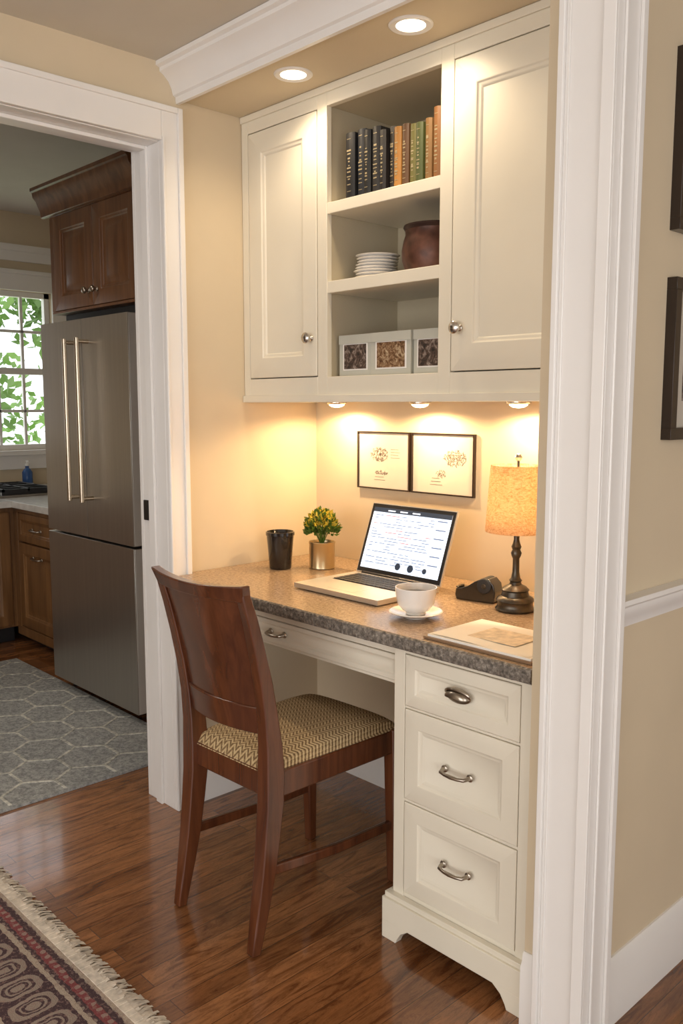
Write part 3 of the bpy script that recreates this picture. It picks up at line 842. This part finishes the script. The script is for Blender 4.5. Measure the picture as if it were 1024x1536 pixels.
knob(b, atY(cm - .035, yc - .001, 1.775), 1, .014); knob(b, atY(cm + .035, yc - .001, 1.775), 1, .014)
pr = [(0, 2.12), (.012, 2.125), (.014, 2.15), (.022, 2.165), (.032, 2.19), (.046, 2.205), (.050, 2.225), (.058, 2.23), (.058, 2.245), (0, 2.245)]
b.prism(pr, lambda u, v, w: (w, yc - u, v), cl0 - .058, -3.003)
b.prism(pr, lambda u, v, w: (cl0 - u, w, v), yc, KY - .002)
b.build(bevel=.002, recenter=False)
b = B('kitchen_base_cabinet', [m_kwood2, m_counter_k, m_brass, m_iron])
yk = 1.95; xk = -4.63; zc = .79
b.box(KX + .002, -3.833, yk + .02, KY - .002, .09, zc - .035); b.box(KX + .002, -3.833, yk + .07, KY - .002, 0, .09, 3)
b.box(KX + .002, xk - .02, -1.2, yk + .02, .09, zc - .035); b.box(KX + .002, xk - .07, -1.2, yk, 0, .09, 3)
b.box(xk - .02, -3.833, yk, yk + .02, .05, .1); b.box(xk - .02, -3.833, yk, yk + .02, zc - .06, zc - .035)
b.box(xk - .02, -4.60, yk, yk + .02, .1, zc - .06); b.box(-4.13, -4.10, yk, yk + .02, .1, zc - .06); b.box(-3.86, -3.833, yk, yk + .02, .1, zc - .06)
b.panel(TY(yk), -4.598, -4.132, .575, zc - .062, .016, .035); b.panel(TY(yk), -4.598, -4.132, .105, .565, .016, .055, 0, .01, True)
b.panel(TY(yk), -4.098, -3.862, .105, zc - .062, .016, .04)
pull(b, -4.365, yk, .65, .10, 2); pull(b, -4.365, yk, .50, .10, 2)
for k in range(6):
    y1 = yk - .03 - k * .5
    b.panel(TX(xk - .001), y1 - .48, y1, .105, zc - .06, .018, .055)
b.box(KX + .002, -3.833, yk - .025, KY - .002, zc - .035, zc, 1); b.box(KX + .002, xk + .025, -1.2, yk - .025, zc - .035, zc, 1)
b.build(bevel=.002, recenter=False)
b = B('gas_cooktop', [m_iron, m_steel])
b.box(-5.30, -4.78, 1.60, 2.30, zc + .001, zc + .012, 1)
for gx in (-5.28, -5.03):
    for gy in (1.63, 1.96):
        b.box(gx, gx + .23, gy, gy + .012, zc + .03, zc + .045); b.box(gx, gx + .23, gy + .29, gy + .302, zc + .03, zc + .045)
        b.box(gx, gx + .012, gy, gy + .302, zc + .012, zc + .045); b.box(gx + .218, gx + .23, gy, gy + .302, zc + .012, zc + .045)
        b.box(gx, gx + .23, gy + .145, gy + .157, zc + .03, zc + .045); b.box(gx + .11, gx + .122, gy, gy + .3, zc + .03, zc + .045)
        b.lathe([(0, 0), (.045, 0), (.045, .012), (.03, .018), (0, .018)], (gx + .115, gy + .15, zc + .012), 20)
b.build()
b = B('soap_bottle', [mat('blue_soap', (.03, .10, .30), .3), m_white])
sb = (-5.38, 2.36, zc + .001)
b.lathe([(0, 0), (.03, 0), (.032, .004), (.032, .09), (.02, .11), (.012, .115), (.012, .13), (0, .13)], sb, 24)
b.lathe([(0, .13), (.014, .13), (.014, .145), (.005, .147), (.005, .165), (0, .165)], sb, 16, 1)
b.box(sb[0] - .005, sb[0] + .035, sb[1] - .006, sb[1] + .006, zc + .158, zc + .166, 1)
b.build()
b = B('window_1', [m_trim])
xw0, xw1 = KX - .07, KX - .03
fr = .035
b.box(xw0, xw1, WY0, WY1, WZ0, WZ0 + fr); b.box(xw0, xw1, WY0, WY1, WZ1 - fr, WZ1); b.box(xw0, xw1, WY0, WY0 + fr, WZ0, WZ1); b.box(xw0, xw1, WY1 - fr, WY1, WZ0, WZ1)
zm = (WZ0 + WZ1) / 2; b.box(xw0, xw1 + .01, WY0, WY1, zm - .02, zm + .02)
y = WY1 - fr - .15
while y > WY0 + .05:
    b.box(xw0 + .008, xw1 - .008, y - .009, y + .009, WZ0, WZ1); y -= .165
for z in (WZ0 + .25, WZ1 - .25): b.box(xw0 + .008, xw1 - .008, WY0, WY1, z - .009, z + .009)
b.box(KX, KX + .02, WY1, WY1 + .10, WZ0 - .05, WZ1 + .10); b.box(KX, KX + .02, WY0 - .10, WY0, WZ0 - .05, WZ1 + .10)
b.box(KX, KX + .024, WY0, WY1, WZ1, WZ1 + .10); b.box(KX, KX + .045, WY0 - .12, WY1 + .12, WZ1 + .10, WZ1 + .125)
b.box(KX, KX + .05, WY0 - .12, WY1 + .12, WZ0 - .03, WZ0); b.box(KX, KX + .02, WY0 - .1, WY1 + .1, WZ0 - .12, WZ0 - .03)
b.build(bevel=.002, recenter=False)
room('trim_kitchen', [(KX, KX + .03, -2.6, KY, 2.26, 2.30), (KX, KX + .02, -2.6, KY, 2.20, 2.26)], m_trim)
b = B('ceiling_vent', [m_trim])
b.box(-4.7, -4.4, 1.5, 1.62, KZ - .008, KZ + .001)
for k in range(6): b.box(-4.68, -4.42, 1.512 + k * .017, 1.520 + k * .017, KZ - .012, KZ - .008)
b.build()
room('ground', [(-16, -5.65, -6, 12, -.12, -.06)], m_grass)
b = B('garden_tree', [m_treeleaf, wood('bark', (.04, .025, .015), (.1, .06, .04))])
for (tx, ty, tz, rr, n) in ((-9.2, 4.6, 2.75, .95, 1500), (-9.6, 3.4, 1.7, .8, 420), (-10.0, 5.2, 1.0, 1.0, 320), (-9.5, 1.6, 2.6, 1.0, 500), (-11, 4.2, .4, 1.2, 500)):
    b.tube([(tx, ty, -.06), (tx, ty, tz)], .06, 8, 1)
    for i in range(n):
        d = Vector([random.gauss(0, 1) for _ in range(3)]).normalized() * rr * random.uniform(.1, 1) ** .5
        p = Vector((tx, ty, tz)) + d
        if p.z < 0: continue
        u = Vector([random.uniform(-1, 1) for _ in range(3)]).normalized() * .08; w = u.cross(Vector([random.uniform(-1, 1) for _ in range(3)])).normalized() * .04
        b.add([p - u, p + w, p + u, p - w], [(0, 1, 2, 3)], 0)
b.build()

# ------------------------------------------------------------------ lights
def area(name, loc, rot, sx, sy, power, col):
    L = bpy.data.lights.new(name, 'AREA'); L.shape = 'RECTANGLE'; L.size = sx; L.size_y = sy; L.energy = power; L.color = col
    o = bpy.data.objects.new(name, L); o.location = loc; o.rotation_euler = rot; scene.collection.objects.link(o); return o
area('fill_area_front', (-.15, -2.58, 1.25), (math.radians(90), 0, 0), 3.3, 1.7, 38, (1, .94, .86))  # main fill added behind the camera, placed in an assumed window opening
area('fill_area_right', (1.98, -.1, 1.3), (math.radians(90), 0, math.radians(90)), 2.8, 1.6, 22, (1, .94, .86))  # second added fill, out of view in the assumed right-hand opening
for x, y in ((-3.4, .7), (-4.2, -.6)):  # unseen ceiling cans added to brighten the kitchen
    b = B('kitchen_fill_fixture', [m_trim, m_glow2])
    b.lathe([(.04, 0), (.04, -.003), (.055, -.005), (.06, 0)], (x, y, KZ)); b.lathe([(0, -.001), (.041, -.001)], (x, y, KZ), m=1)
    ob = b.build(); spot('kitchen_fill_spot', (x, y, KZ - .015), 36, (1, .90, .78), 150, .7, .05, ob)

w = bpy.data.worlds.new('World'); scene.world = w; w.use_nodes = True
bg = w.node_tree.nodes['Background']; bg.inputs[0].default_value = (.92, .95, 1, 1); bg.inputs[1].default_value = 2.2

cam = bpy.data.cameras.new('camera'); co = bpy.data.objects.new('camera', cam); scene.collection.objects.link(co)
co.location = (0, 0, 1.30); co.rotation_euler = (math.radians(90 - 6.95), 0, math.radians(46.5))
cam.sensor_fit = 'VERTICAL'; cam.sensor_height = 36; cam.lens = 30.7; cam.clip_start = .05
scene.camera = co
